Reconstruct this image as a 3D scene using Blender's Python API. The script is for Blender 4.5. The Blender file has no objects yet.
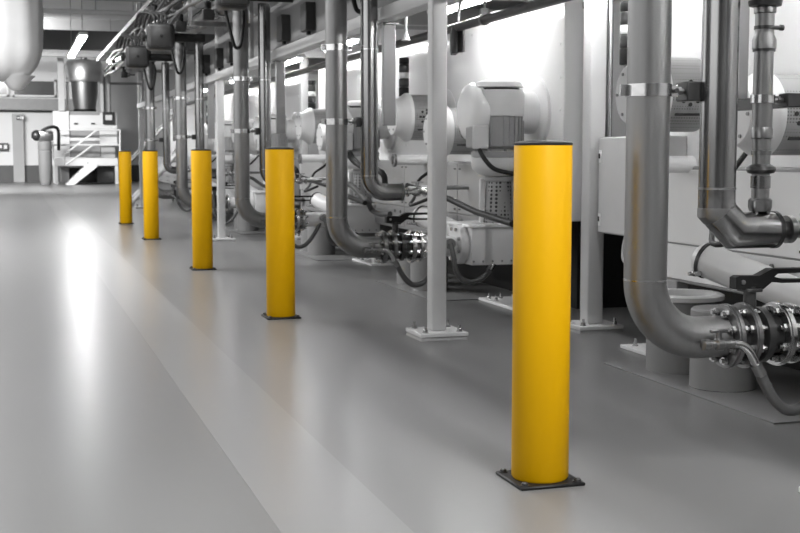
import bpy, bmesh, math, random
from mathutils import Vector, Matrix
random.seed(7)
S = bpy.context.scene
COL = S.collection
PI = math.pi

# ------------------------------------------------------------------ camera
CZ, FPX = 1.16, 1240.0
YAW, PITCH = math.radians(17.266), math.radians(5.207)
FW = Vector((math.sin(YAW) * math.cos(PITCH), math.cos(YAW) * math.cos(PITCH), -math.sin(PITCH)))
RT = Vector((math.cos(YAW), -math.sin(YAW), 0))
UP = RT.cross(FW)
EYE = Vector((0, 0, CZ))
cd = bpy.data.cameras.new('camera')
cam = bpy.data.objects.new('camera', cd)
COL.objects.link(cam)
cam.matrix_world = Matrix((RT, UP, -FW)).transposed().to_4x4()
cam.location = EYE
cd.sensor_fit = 'HORIZONTAL'
cd.sensor_width = 36.0
cd.lens = FPX / 800 * 36.0
cd.clip_start = 0.05
cd.clip_end = 200
cd.dof.use_dof = True
cd.dof.focus_distance = 4.8
cd.dof.aperture_fstop = 9.0
S.camera = cam

def ray(x, y):
    return FW + RT * ((x - 400) / FPX) - UP * ((y - 266.5) / FPX)
def onY(x, y, Y):
    r = ray(x, y); return EYE + r * (Y / r.y)
def onX(x, y, X):
    r = ray(x, y); return EYE + r * (X / r.x)
def onZ(x, y, Z=0.0):
    r = ray(x, y); return EYE + r * ((Z - CZ) / r.z)

# ------------------------------------------------------------------ light / exposure
S.view_settings.view_transform = 'Standard'
S.view_settings.look = 'None'
S.view_settings.gamma = 1.0
S.view_settings.use_curve_mapping = False
S.view_settings.exposure = 0.8
w = bpy.data.worlds.new('world'); S.world = w; w.use_nodes = True
w.node_tree.nodes['Background'].inputs[0].default_value = (0.5, 0.5, 0.5, 1)
w.node_tree.nodes['Background'].inputs[1].default_value = 0.15
LAMP_AISLE = 34.0      # strength of the tubes over the aisle
LAMP_FAR = 60.0
LAMP_MEZZ = 50.0       # tubes under the platform above the machines
def area(name, loc, sx, sy, power, rot=(0, 0, 0)):
    l = bpy.data.lights.new(name, 'AREA'); l.shape = 'RECTANGLE'; l.size = sx; l.size_y = sy; l.energy = power
    o = bpy.data.objects.new(name, l); COL.objects.link(o); o.location = loc; o.rotation_euler = rot
    return o
# added area lights that fill the hall
area('hall_overhead_fill', (-4.6, 24.0, 5.2), 2.4, 20.0, 260)  # added overhead fill along the left of the hall
area('back_wall_fill', (-3.5, 40.0, 5.2), 6.6, 1.6, 2050, (math.radians(55), 0, 0))  # added light turned towards the back wall to whiten it
area('hall_fill_row', (1.55, 4.5, 5.2), 0.3, 19.0, 270)  # unseen overhead row that lights the aisle floor
area('hall_fill_row', (-1.6, 15.0, 5.2), 0.3, 7.0, 420)  # added to brighten the fabric duct
area('hall_fill_row', (2.25, -1.5, 5.2), 0.3, 8.0, 380)  # added to lift the near floor on the right
area('left_side_fill', (-6.8, 8.0, 2.9), 2.4, 26.0, 260, (0, math.radians(-90), 0))  # added side light from the left for the machine fronts

# ------------------------------------------------------------------ materials
MATS = {}
def mat(name, v, rough=0.5, metal=0.0, var=0.08, scale=6.0, bump=0.0, stretch=(1, 1, 1), emit=0.0, spec=0.5, rvar=0.0):
    if name in MATS: return MATS[name]
    m = bpy.data.materials.new(name); m.use_nodes = True; MATS[name] = m
    nt = m.node_tree; b = nt.nodes['Principled BSDF']
    col = v if isinstance(v, tuple) else (v, v, v)
    tc = nt.nodes.new('ShaderNodeTexCoord'); mp = nt.nodes.new('ShaderNodeMapping')
    mp.inputs['Scale'].default_value = stretch
    nz = nt.nodes.new('ShaderNodeTexNoise'); nz.inputs['Scale'].default_value = scale; nz.inputs['Detail'].default_value = 5
    nt.links.new(tc.outputs['Object'], mp.inputs['Vector']); nt.links.new(mp.outputs['Vector'], nz.inputs['Vector'])
    rp = nt.nodes.new('ShaderNodeValToRGB')
    rp.color_ramp.elements[0].position = 0.2; rp.color_ramp.elements[1].position = 0.8
    rp.color_ramp.elements[0].color = tuple(c * (1 - var) for c in col) + (1,)
    rp.color_ramp.elements[1].color = tuple(min(1, c * (1 + var)) for c in col) + (1,)
    nt.links.new(nz.outputs['Fac'], rp.inputs['Fac']); nt.links.new(rp.outputs['Color'], b.inputs['Base Color'])
    b.inputs['Roughness'].default_value = rough; b.inputs['Metallic'].default_value = metal
    b.inputs['Specular IOR Level'].default_value = spec
    if rvar:
        mr = nt.nodes.new('ShaderNodeMapRange'); mr.inputs['To Min'].default_value = rough - rvar; mr.inputs['To Max'].default_value = rough + rvar
        nt.links.new(nz.outputs['Fac'], mr.inputs['Value']); nt.links.new(mr.outputs['Result'], b.inputs['Roughness'])
    if bump:
        bp = nt.nodes.new('ShaderNodeBump'); bp.inputs['Strength'].default_value = bump; bp.inputs['Distance'].default_value = 0.01
        nt.links.new(nz.outputs['Fac'], bp.inputs['Height']); nt.links.new(bp.outputs['Normal'], b.inputs['Normal'])
    if emit:
        b.inputs['Emission Color'].default_value = (1, 1, 1, 1); b.inputs['Emission Strength'].default_value = emit
    return m
def perf_mat(name, v, hole, pitch, radius, rough=0.4, metal=0.3):
    """sheet with a grid of round punched holes, laid out in the object's own coordinates"""
    m = mat(name, v, rough, metal, 0.06)
    nt = m.node_tree; b = nt.nodes['Principled BSDF']
    tc = nt.nodes.new('ShaderNodeTexCoord')
    vo = nt.nodes.new('ShaderNodeTexVoronoi'); vo.inputs['Scale'].default_value = 1 / pitch; vo.inputs['Randomness'].default_value = 0.0
    nt.links.new(tc.outputs['Object'], vo.inputs['Vector'])
    lt = nt.nodes.new('ShaderNodeMath'); lt.operation = 'LESS_THAN'; lt.inputs[1].default_value = radius
    nt.links.new(vo.outputs['Distance'], lt.inputs[0])
    mx = nt.nodes.new('ShaderNodeMixRGB'); mx.inputs[2].default_value = (hole, hole, hole, 1)
    src = b.inputs['Base Color'].links[0].from_socket
    nt.links.new(lt.outputs[0], mx.inputs[0]); nt.links.new(src, mx.inputs[1]); nt.links.new(mx.outputs[0], b.inputs['Base Color'])
    return m
FLOOR = mat('epoxy_floor', 0.148, 0.29, 0, 0.10, 0.9, 0.0, (1.2, 0.25, 1), spec=0.26)
PALE_FLOOR = mat('pale_floor_strip', 0.188, 0.29, 0, 0.07, 0.9, 0.0, (1.2, 0.25, 1), spec=0.26)
PLATE = mat('floor_steel_plate', 0.20, 0.4, 0.3, 0.1, 3)
WALL = mat('white_wall_paint', 0.76, 0.7, 0, 0.03, 1)
WALLG = mat('grey_wall_paint', 0.42, 0.7, 0, 0.04, 1)
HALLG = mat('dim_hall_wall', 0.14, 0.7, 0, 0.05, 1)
DADO = mat('dark_dado_paint', 0.09, 0.6, 0, 0.1, 2)
CEIL = mat('ceiling_paint', 0.6, 0.8, 0, 0.04, 1)
BEAM = mat('roof_beam_paint', 0.06, 0.6, 0, 0.06, 2)
YEL = mat('yellow_polymer', (0.60, 0.325, 0.0), 0.5, 0, 0.03, 3, 0.02, (3, 3, 0.3), spec=0.15)
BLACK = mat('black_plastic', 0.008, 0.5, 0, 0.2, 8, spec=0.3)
STEEL = mat('brushed_steel', 0.26, 0.44, 1.0, 0.12, 5, 0.04, (6, 6, 0.6), rvar=0.08)
JACKET = mat('sheet_metal_jacket', 0.27, 0.22, 1.0, 0.10, 5, 0.03, (4, 4, 0.6), rvar=0.07)
CHROME = mat('polished_steel', 0.5, 0.24, 1.0, 0.10, 20, 0.05)
CAST = mat('cast_metal', 0.22, 0.3, 0.9, 0.3, 14, 0.15)
GLOSSW = mat('glossy_white_panel', 0.74, 0.13, 0, 0.03, 2)
DARKM = mat('dark_metal', 0.06, 0.35, 0.6, 0.25, 9, 0.05)
GREYM = mat('grey_paint', 0.30, 0.45, 0, 0.07, 5)
COLM = mat('column_paint', 0.52, 0.5, 0, 0.05, 4, 0.02)
WHITE = mat('white_enamel', 0.74, 0.3, 0, 0.03, 2)
WHITE2 = mat('off_white_enamel', 0.60, 0.35, 0, 0.05, 3)
DRUM = mat('pedestal_paint', 0.2, 0.5, 0, 0.06, 4)
RUBBER = mat("black_rubber", 0.02, 0.5, 0, 0.2, 10, spec=0.25)
GREYHOSE = mat('grey_hose', 0.07, 0.35, 0, 0.15, 10)
PERF = perf_mat('perforated_sheet', 0.27, 0.07, 0.016, 0.26)
PERF2 = perf_mat('perforated_guard', 0.26, 0.02, 0.03, 0.36)
FABRIC = mat('white_duct_fabric', 0.82, 0.8, 0, 0.06, 2, 0.15)
GLASS = mat('dark_glass', 0.10, 0.15, 0, 0.1, 1)
SCREEN = mat('screen_glow', 0.1, 0.3, 0, 0.1, 5, emit=0.35)
TUBE = mat('lamp_tube', 0.9, 0.4, emit=LAMP_AISLE)
TUBEF = mat('lamp_tube_far', 0.9, 0.4, emit=LAMP_FAR)
TUBEM = mat('lamp_tube_platform', 0.9, 0.4, emit=LAMP_MEZZ)
TUBEM2 = mat('lamp_tube_dim', 0.9, 0.4, emit=16.0)
CASG = mat('grey_casing', 0.22, 0.4, 0, 0.06, 3)
CASG2 = mat('pale_grey_casing', 0.32, 0.35, 0, 0.06, 3)
RAILG = mat('rail_grey', 0.36, 0.4, 0.3, 0.06, 4)
BRIGHT = mat('bright_tank_steel', 0.75, 0.35, 1.0, 0.06, 3)
FASC = mat('fascia_grey', 0.2, 0.5, 0, 0.06, 2)
SLOT = mat('slot_black', 0.01, 0.6, 0, 0.1, 3)
LABEL = mat('sticker_white', 0.8, 0.5, 0, 0.02, 3)

# ------------------------------------------------------------------ mesh helpers
def B(): return bmesh.new()
def box(bm, a, b, bev=0.0, rot=None, seg=1):
    a, b = Vector(a), Vector(b)
    c, s = (a + b) / 2, b - a
    r = bmesh.ops.create_cube(bm, size=1.0)
    vs = r['verts']
    for v in vs: v.co = Vector((v.co.x * s.x, v.co.y * s.y, v.co.z * s.z))
    if bev:
        es = list({e for v in vs for e in v.link_edges})
        q = bmesh.ops.bevel(bm, geom=es, offset=min(bev, 0.45 * min(abs(s.x), abs(s.y), abs(s.z))), segments=seg, profile=0.5, affect='EDGES')
        vs = list({v for f in q['faces'] for v in f.verts} | {v for v in vs if v.is_valid})
    for v in vs:
        if rot is not None: v.co = rot @ v.co
        v.co = v.co + c
    return bm
def tube(bm, pts, r, seg=16, cap=True):
    pts = [Vector(p) for p in pts]
    n = len(pts)
    rr = r if isinstance(r, (list, tuple)) else [r] * n
    tg = []
    for i in range(n):
        d0 = (pts[i] - pts[i - 1]).normalized() if i else (pts[1] - pts[0]).normalized()
        d1 = (pts[i + 1] - pts[i]).normalized() if i < n - 1 else d0
        t = (d0 + d1)
        t = t.normalized() if t.length > 1e-6 else d0
        tg.append((t, d0))
    t0 = tg[0][0]
    u = t0.orthogonal().normalized()
    rings = []
    for i in range(n):
        t, d0 = tg[i]
        u = (u - t * u.dot(t)).normalized(); v = t.cross(u)
        cs = max(0.5, t.dot(d0))
        ax = d0 - t * d0.dot(t)          # stretch in the bend plane for true mitres
        ring = []
        for k in range(seg):
            a = 2 * PI * k / seg
            o = u * math.cos(a) + v * math.sin(a)
            if ax.length > 1e-5:
                e = ax.normalized(); o = o + e * o.dot(e) * (1 / cs - 1)
            ring.append(bm.verts.new(pts[i] + o * rr[i]))
        rings.append(ring)
    for i in range(n - 1):
        for k in range(seg):
            bm.faces.new((rings[i][k], rings[i][(k + 1) % seg], rings[i + 1][(k + 1) % seg], rings[i + 1][k]))
    if cap:
        bm.faces.new(list(reversed(rings[0]))); bm.faces.new(rings[-1])
    return bm
AX = {'x': (Vector((0, 1, 0)), Vector((0, 0, 1)), Vector((1, 0, 0))), 'y': (Vector((0, 0, 1)), Vector((1, 0, 0)), Vector((0, 1, 0))), 'z': (Vector((1, 0, 0)), Vector((0, 1, 0)), Vector((0, 0, 1)))}
def lathe(bm, prof, o, axis='z', seg=32, cap=True):
    """prof: list of (radius, height along axis)"""
    o = Vector(o); u, v, a = AX[axis] if isinstance(axis, str) else axis
    rings = []
    for r, h in prof:
        if r < 1e-6: rings.append([bm.verts.new(o + a * h)])
        else: rings.append([bm.verts.new(o + a * h + (u * math.cos(2 * PI * k / seg) + v * math.sin(2 * PI * k / seg)) * r) for k in range(seg)])
    for i in range(len(rings) - 1):
        p, q = rings[i], rings[i + 1]
        for k in range(seg):
            k2 = (k + 1) % seg
            if len(p) == 1 and len(q) == 1: continue
            if len(p) == 1: bm.faces.new((p[0], q[k2], q[k]))
            elif len(q) == 1: bm.faces.new((p[k], p[k2], q[0]))
            else: bm.faces.new((p[k], p[k2], q[k2], q[k]))
    if cap:
        if len(rings[0]) > 1: bm.faces.new(list(reversed(rings[0])))
        if len(rings[-1]) > 1: bm.faces.new(rings[-1])
    return bm
def cyl(bm, o, r, h, axis='z', seg=24): return lathe(bm, [(r, 0), (r, h)], o, axis, seg)
def ring(bm, o, r0, r1, h, axis='z', seg=32):
    """hollow ring"""
    return lathe(bm, [(r0, 0), (r1, 0), (r1, h), (r0, h), (r0, 0)], o, axis, seg, cap=False)
def hexnut(bm, o, r, h, axis='z'): return lathe(bm, [(r, 0), (r, h * 0.85), (r * 0.85, h)], o, axis, 6)
def prism(bm, poly, y0, y1, plane='xz'):
    def P(p, d): return Vector((p[0], d, p[1])) if plane == 'xz' else (Vector((d, p[0], p[1])) if plane == 'yz' else Vector((p[0], p[1], d)))
    a = [bm.verts.new(P(p, y0)) for p in poly]; b = [bm.verts.new(P(p, y1)) for p in poly]
    n = len(poly)
    bm.faces.new(a); bm.faces.new(list(reversed(b)))
    for i in range(n): bm.faces.new((a[i], b[i], b[(i + 1) % n], a[(i + 1) % n]))
    return bm
def arc(c, r, a0, a1, n, plane='xz', d=0.0):
    out = []
    for i in range(n + 1):
        a = math.radians(a0 + (a1 - a0) * i / n)
        p = (c[0] + r * math.cos(a), c[1] + r * math.sin(a))
        out.append((p[0], d, p[1]) if plane == 'xz' else ((d, p[0], p[1]) if plane == 'yz' else (p[0], p[1], d)))
    return out
def smoothpath(pts, n=6):
    """Catmull-Rom"""
    P = [Vector(p) for p in pts]; P = [P[0] * 2 - P[1]] + P + [P[-1] * 2 - P[-2]]
    out = []
    for i in range(1, len(P) - 2):
        for k in range(n):
            t = k / n
            out.append(0.5 * ((2 * P[i]) + (P[i + 1] - P[i - 1]) * t + (2 * P[i - 1] - 5 * P[i] + 4 * P[i + 1] - P[i + 2]) * t * t + (3 * P[i] - P[i - 1] - 3 * P[i + 1] + P[i + 2]) * t ** 3))
    out.append(P[-2]); return out

ORG, KIDS = {}, {}
def obj(name, bm, m, parent=None, label=None, angle=38):
    org = ORG.get(parent.name, Vector()) if parent else Vector()
    bmesh.ops.recalc_face_normals(bm, faces=bm.faces)
    if parent is None:                       # origin at the middle of the base
        xs = [v.co for v in bm.verts]
        org = Vector(((min(v.x for v in xs) + max(v.x for v in xs)) / 2, (min(v.y for v in xs) + max(v.y for v in xs)) / 2, min(v.z for v in xs)))
    for v in bm.verts: v.co -= org
    me = bpy.data.meshes.new(name)
    bm.to_mesh(me); bm.free()
    for p in me.polygons: p.use_smooth = True
    me.set_sharp_from_angle(angle=math.radians(angle))
    me.materials.append(m)
    o = bpy.data.objects.new(name, me); COL.objects.link(o)
    if parent: o.parent = parent; KIDS.setdefault(parent.name, []).append(o)
    else: o.location = org
    ORG[o.name] = org
    if label: o['label'] = label
    return o
def tag(o, label, cat, group=None):
    o['label'] = label; o['category'] = cat
    if group: o['group'] = group
    return o
def thing(name, label, cat, loc, group=None):
    o = bpy.data.objects.new(name, None); COL.objects.link(o); o.location = loc; o.empty_display_size = 0.1
    ORG[o.name] = Vector(loc)
    return tag(o, label, cat, group)
def struct(name, bm, m):
    o = obj(name, bm, m); o['kind'] = 'structure'; return o
def dup(root, d, label=None, group=None, skip=(), deep=True):
    r = root.copy(); COL.objects.link(r); r.location = root.location + Vector(d)
    ORG[r.name] = ORG[root.name] + Vector(d)
    if label: r['label'] = label
    if group: r['group'] = group
    def rec(a, b):
        for ch in KIDS.get(a.name, []):
            base = ch.name.split('.')[0]
            if base in skip: continue
            c = ch.copy(); COL.objects.link(c); c.parent = b; KIDS.setdefault(b.name, []).append(c); ORG[c.name] = ORG[b.name]
            if 'group' in c: del c['group']
            rec(ch, c)
    rec(root, r)
    return r

ORD = ['nearest', 'second', 'third', 'fourth', 'farthest']
Y0 = 4.04
DY = [0.0, 4.64, 8.51, 13.13, 17.01]

# ------------------------------------------------------------------ setting
struct('floor', box(B(), (-7, -8, -0.2), (9, 53, 0.0)), FLOOR)
struct('floor_pale_strip', box(B(), (0.755, -8, 0.0), (1.145, 46, 0.001)), PALE_FLOOR)  # slightly paler strip running lengthwise on the floor
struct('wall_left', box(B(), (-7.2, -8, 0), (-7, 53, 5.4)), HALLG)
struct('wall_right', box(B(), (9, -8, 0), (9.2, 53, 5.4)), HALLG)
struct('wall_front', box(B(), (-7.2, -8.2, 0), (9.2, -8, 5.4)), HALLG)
struct('wall_back', box(B(), (-7.2, 53, 0), (9.2, 53.2, 5.4)), WALL)
struct('ceiling', box(B(), (-7.2, -8.2, 5.4), (9.2, 53.2, 5.6)), CEIL)
bm = B()
box(bm, (-7, 52.9, 0), (9, 53, 0.68)); struct('baseboard_back', bm, DADO)
bm = B(); box(bm, (-7, 52.85, 2.92), (2.7, 53, 3.38)); struct('trim_1', bm, GREYM)
bm = B(); box(bm, (-7, 52.8, 2.84), (2.7, 53, 2.9)); struct('trim_2', bm, BLACK)
# upper window strip with white frame on the back wall
def far_window(n, x0, x1, z0, z1):
    f = B()
    for a, b in (((x0, 52.8, z0), (x1, 53, z0 + .07)), ((x0, 52.8, z1 - .07), (x1, 53, z1)), ((x0, 52.8, z0), (x0 + .07, 53, z1)), ((x1 - .07, 52.8, z0), (x1, 53, z1))): box(f, a, b)
    o = struct('window_%d' % n, f, WHITE)
    obj('pane', box(B(), (x0 + .07, 52.93, z0 + .07), (x1 - .07, 52.99, z1 - .07)), GLASS, o)
far_window(1, 0.05, 1.75, 3.45, 4.15)
far_window(2, -1.8, -0.1, 3.45, 4.15)
# wall pier with the exit sign
bm = B(); box(bm, (0.0, 52.7, 0), (0.44, 53, 2.75), 0.01); struct('column_back', bm, WALLG)
# roof beams across the hall
for n, (Y, z0, hh) in enumerate(((34.0, 3.88, 0.5), (41.0, 5.0, 0.4), (47.0, 4.66, 0.12), (28.6, 5.2, 0.2))):
    o = struct('beam_ceiling' if n == 0 else 'beam_ceiling', box(B(), (-7, Y, z0), (9, Y + 0.25, z0 + hh)), BEAM if n == 0 else WALLG)
# two pipes crossing the hall below the roof
for n, (Y, z, r, lab) in enumerate(((22.6, 3.86, 0.035, 'thin grey pipe crossing the hall just under the ceiling, nearer of two'), (25.0, 3.88, 0.05, 'pale thick pipe crossing the hall under the ceiling, farther of two'))):
    t = thing('ceiling_pipe', lab, 'pipe', (-2, Y, z))
    obj('pipe', tube(B(), [(-6.9, Y, z), (3.2, Y, z)], r, 12), WHITE2 if n else GREYM, t)
    for X in (-3.5, -1.5, 0.5, 1.6):
        obj('hanger', cyl(B(), (X, Y, z), 0.012, 5.4 - z), GREYM, t)

# ------------------------------------------------------------------ mezzanine frame over the machines
bm = B(); box(bm, (2.54, -2.5, 2.11), (2.66, 27.0, 2.205), 0.008); fb = struct('beam_frame', bm, WHITE2)
bm = B(); box(bm, (2.60, -2.5, 2.205), (2.64, 27.0, 2.66)); struct('trim_fascia', bm, FASC)
bm = B(); box(bm, (2.64, -2.5, 2.62), (9, 27.0, 2.7)); struct('ceiling_platform', bm, WALLG)
for Y in (1.5, 3.2, 5.6, 7.54, 9.8, 12.0, 14.2, 16.42, 18.8, 21.0, 23.2, 25.3):
    struct('beam_cross', box(B(), (2.66, Y - 0.05, 2.44), (6.5, Y + 0.05, 2.62)), WHITE2)

def column(x, y, ztop, s, label, plate=0.315):
    t = thing('steel_column', label, 'column', (x, y, 0), 'white steel posts of the machine platform')
    obj('post', box(B(), (x - s / 2, y - s / 2, 0.045), (x + s / 2, y + s / 2, ztop), 0.012, seg=3), COLM, t)
    bp = obj('base_plate', box(B(), (x - plate / 2, y - plate / 2, 0.022), (x + plate / 2, y + plate / 2, 0.046), 0.003), WHITE2, t)
    obj('grout_pad', lathe(B(), [(plate * .70, 0), (plate * .66, 0.022)], (x, y, 0), (Vector((.7071, .7071, 0)), Vector((-.7071, .7071, 0)), Vector((0, 0, 1))), 4), GREYM, t)
    for sx in (-1, 1):
        for sy in (-1, 1):
            b = B(); px, py = x + sx * (plate / 2 - 0.045), y + sy * (plate / 2 - 0.045)
            cyl(b, (px, py, 0.046), 0.020, 0.004); hexnut(b, (px, py, 0.05), 0.017, 0.016); cyl(b, (px, py, 0.06), 0.009, 0.03, seg=10)
            obj('bolt', b, CHROME if sy < 0 else STEEL, t)
    return t
column(onY(437, 200, 7.38).x, 7.38, 5.4, 0.10, 'grey square steel post on bolted plate between the two nearest bollards')
column(2.62, 16.42, 5.4, 0.10, 'grey square steel post on bolted base plate just right of the third yellow bollard')
column(onY(141.5, 150, 26.9).x, 26.9, 5.4, 0.10, 'distant grey square steel post rising between the two farthest yellow bollards')
column(onY(593, 200, 7.38).x, 7.38, 2.44, 0.115, 'grey square steel post with base plate just right of the nearest yellow bollard')
column(3.77, 16.48, 2.44, 0.10, 'grey steel post in the back row behind the second yellow bollard')
column(3.77, 25.3, 2.44, 0.10, 'farthest steel post of the back row at the end of the machines')

def jbox(y, label):
    t = thing('junction_box', label, 'box', (2.56, y, 2.2), 'dark boxes on the platform edge')
    obj('housing', box(B(), (2.51, y - .11, 2.25), (2.6, y + .11, 2.50), 0.006), DARKM, t)
    obj('gland', cyl(B(), (2.56, y, 2.22), 0.02, 0.03), BLACK, t)
for i, (y, l) in enumerate(((11.0, 'dark box on the platform edge beam, nearest of the row'), (12.05, 'dark box on the platform edge beam, second nearest'),
        (15.1, 'dark box on platform edge left of second bollard, right one of its pair'), (16.07, 'dark box on platform edge left of second bollard, left one of its pair'), (17.2, 'dark box on the platform edge right above the third yellow bollard, last of the row'))):
    jbox(y, l)

# fluorescent battens under the platform
def batten(y, label, z=2.3, x=3.4):
    t = thing('tube_lamp', label, 'lamp', (x, y, z), 'tube lamps below the platform')
    obj('housing', box(B(), (x - .05, y - .68, z + .03), (x + .05, y + .68, z + .09), 0.006), WHITE, t)
    obj('lamp_tube', cyl(B(), (x, y - .64, z + .01), 0.019, 1.28, 'y', 12), TUBEM, t)
    for s in (-.5, .5): obj('hanger', cyl(B(), (x, y + s, z + .09), 0.008, 2.62 - z - .09, seg=8), STEEL, t)
for y, l in ((2.5, 'tube lamp under the platform outside the right edge'), (6.95, 'tube lamp under the platform above the electrical cabinet'), (4.75, 'glowing tube lamp under the platform above the right edge motors'), (9.35, 'glowing tube lamp under the platform, lighting the white machine wall behind the grey post'), (13.1, 'glowing tube lamp under the platform left of the second steel riser'),
             (15.7, 'glowing tube lamp under the platform above the second bollard'), (19.5, 'distant tube lamp under the platform above the third bollard'), (23.5, 'farthest tube lamp under the platform')):
    batten(y, l)
# dark pipe below the platform
t = thing('service_pipe', 'long dark pipe hanging below the platform in front of the white machine wall', 'pipe', (3.3, 12, 2.1))
obj('pipe', tube(B(), [(3.3, -2.4, 2.13), (3.3, 26.4, 2.13)], 0.034, 16), DARKM, t)
for y in (4.2, 8.55, 12.6, 16.8, 21):
    b = B(); ring(b, (3.3, y - .02, 2.13), 0.034, 0.043, 0.04, 'y', 20); cyl(b, (3.3, y, 2.17), 0.009, 0.45, seg=8); box(b, (3.27, y - .015, 2.17), (3.33, y + .015, 2.21))
    obj('hanger', b, STEEL, t)

t = thing('socket_block', 'dark socket block hanging under the platform just right of the grey post', 'socket', (3.3, 9.3, 1.9))
c = onX(454, 40, 3.3)
for q in (-.055, .0, .055): obj('socket', lathe(B(), [(.022, -.11), (.028, -.08), (.028, .06), (.018, .10)], c + Vector((q * .4, q * 1.3, 0)), 'z', 14), DARKM, t)
obj('frame', box(B(), c + Vector((.03, -.12, -.10)), c + Vector((.045, .12, .12))), CAST, t)
obj('supply_pipe', tube(B(), smoothpath([c + Vector((.04, 0, .10)), c + Vector((.04, 0, .24)), c + Vector((.06, -.08, .33)), c + Vector((.08, -.3, .36)), c + Vector((.09, -.5, .40)), c + Vector((.09, -.55, .62))], 6), .014, 12), STEEL, t)
c = onX(406, 36, 3.1)
t = thing('sprinkler', 'small sprinkler on a thin rod under the platform left of the grey post', 'sprinkler', tuple(c))
obj('rod', cyl(B(), c, .010, 2.62 - c.z), WHITE2, t)
obj('head', lathe(B(), [(.04, -.035), (.035, -.03), (.012, .03)], c, 'z', 20), WHITE2, t)

# ------------------------------------------------------------------ bollards
BY = [3.995, 8.61, 12.45, 17.05, 20.95]
x, y = 1.764, BY[0]
BX = [0, .026, .029, .003, -.004]
t = thing('bollard', 'yellow bollard on a black bolted foot plate, nearest and largest of the row', 'bollard', (x, y, 0), 'yellow bollards along the walkway')
obj('post', lathe(B(), [(0.096, 0.012), (0.1015, 0.02), (0.1015, 1.188), (0.1, 1.19)], (x, y, 0), 'z', 64), YEL, t)
obj('cap', lathe(B(), [(0.1005, 1.187), (0.1022, 1.189), (0.1022, 1.196), (0.098, 1.199), (0.07, 1.204), (0.0, 1.208)], (x, y, 0), 'z', 64), BLACK, t, 'black rim cap')
b = B(); box(b, (x - .122, y - .122, 0.0), (x + .122, y + .122, 0.012), 0.004); obj('base_plate', b, BLACK, t, 'black square foot plate')
for sx in (-1, 1):
    for sy in (-1, 1):
        b = B(); cyl(b, (x + sx * .100, y + sy * .100, 0.012), 0.017, 0.003); lathe(b, [(0.012, 0), (0.012, 0.006), (0.007, 0.010), (0, 0.010)], (x + sx * .100, y + sy * .100, 0.015), 'z', 16)
        obj('bolt', b, DARKM, t)
bollard = t
for i, l in enumerate(('second yellow bollard of the row, standing beside the middle steel riser pipe', 'third yellow bollard of the row, left of a white steel post', 'fourth yellow bollard of the row, second from the far left end', 'smallest and farthest yellow bollard at the left end of the row')):
    dup(bollard, (BX[i + 1], BY[i + 1] - BY[0], 0), l)

# ------------------------------------------------------------------ piping kit of one station (built at the nearest one)
KIT = []                                             # (root, label with {} for the station, skipped at stations)
def kit(root, label, only=None): KIT.append((root, label, only)); root['label'] = label.format(ANCH[0]); return root
ANCH = ['at right edge of photo', 'right of second bollard', 'left of second bollard', 'left of third bollard', 'behind fourth bollard']
DX = [0.0, 0.027, 0.025, 0.012, 0.0]

# riser pipe with elbow
X1, Z1 = 2.194, 0.478
t = kit(thing('riser_pipe', '', 'pipe', (X1, Y0, 0.4), 'thick steel risers with floor elbows'), 'thick brushed steel riser with floor elbow, {}')
path = [(X1, Y0, 2.66), (X1, Y0, 0.70)] + arc((X1 + .222, 0.70), 0.222, 180, 270, 16, 'xz', Y0)[1:] + [(2.525, Y0, Z1)]
obj('pipe', tube(B(), path, 0.078, 40), STEEL, t)
obj('weld_seam', ring(B(), (X1, Y0, 0.698), 0.076, 0.0795, 0.006, 'z', 40), CHROME, t)
for z in (1.386, 1.91):
    b = B(); ring(b, (X1, Y0, z - .022), 0.077, 0.0825, 0.044, 'z', 40)
    box(b, (X1 + .078, Y0 - .012, z - .022), (X1 + .115, Y0 + .012, z + .022), 0.002); box(b, (X1 - .112, Y0 - .0, z - .02), (X1 - .078, Y0 + .006, z + .02))
    c = obj('clamp_band', b, CHROME, t, 'shiny clamp band')
    obj('clamp_bolt', lathe(B(), [(0.009, 0), (0.009, 0.05)], (X1 + .098, Y0 - .03, z), 'y', 6), DARKM, c)

# insulated pipe : mitred at the nearest station, smooth at the others
X2, Y2, Z2 = 2.45, Y0 - 0.055, 0.878
GI = 'medium pipes with jacketed elbows'
t = thing('jacketed_pipe', 'sheet metal clad pipe with mitred elbow beside the nearest thick riser, right edge', 'pipe', (X2, Y2, .8), GI)
obj('jacket', tube(B(), [(X2, Y2, 2.66), (X2, Y2, 1.033), (X2, Y2, .955), (X2 + .077, Y2, Z2), (2.70, Y2, Z2)], 0.067, 40), JACKET, t)
for z in (1.033,): obj('band', ring(B(), (X2, Y2, z - .004), 0.066, 0.0688, 0.008, 'z', 40), STEEL, t)
b = B(); tube(b, [(X2, Y2, .962), (X2, Y2, .955), (X2 + .005, Y2, .95)], 0.0688, 40); obj('band', b, STEEL, t)
b = B(); lathe(b, [(0.0, 2.708), (.055, 2.708), (.0695, 2.700), (.0695, 2.685)], (0, Y2, Z2), 'x', 40); obj('end_cap', b, DARKM, t)
obj('joint_flange', ring(B(), (2.745, Y2, Z2), 0.03, 0.052, 0.022, 'x', 24), CAST, t)
obj('stub_pipe', tube(B(), [(2.70, Y2, Z2), (3.62, Y2, Z2)], 0.033, 20), CAST, t)
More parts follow.
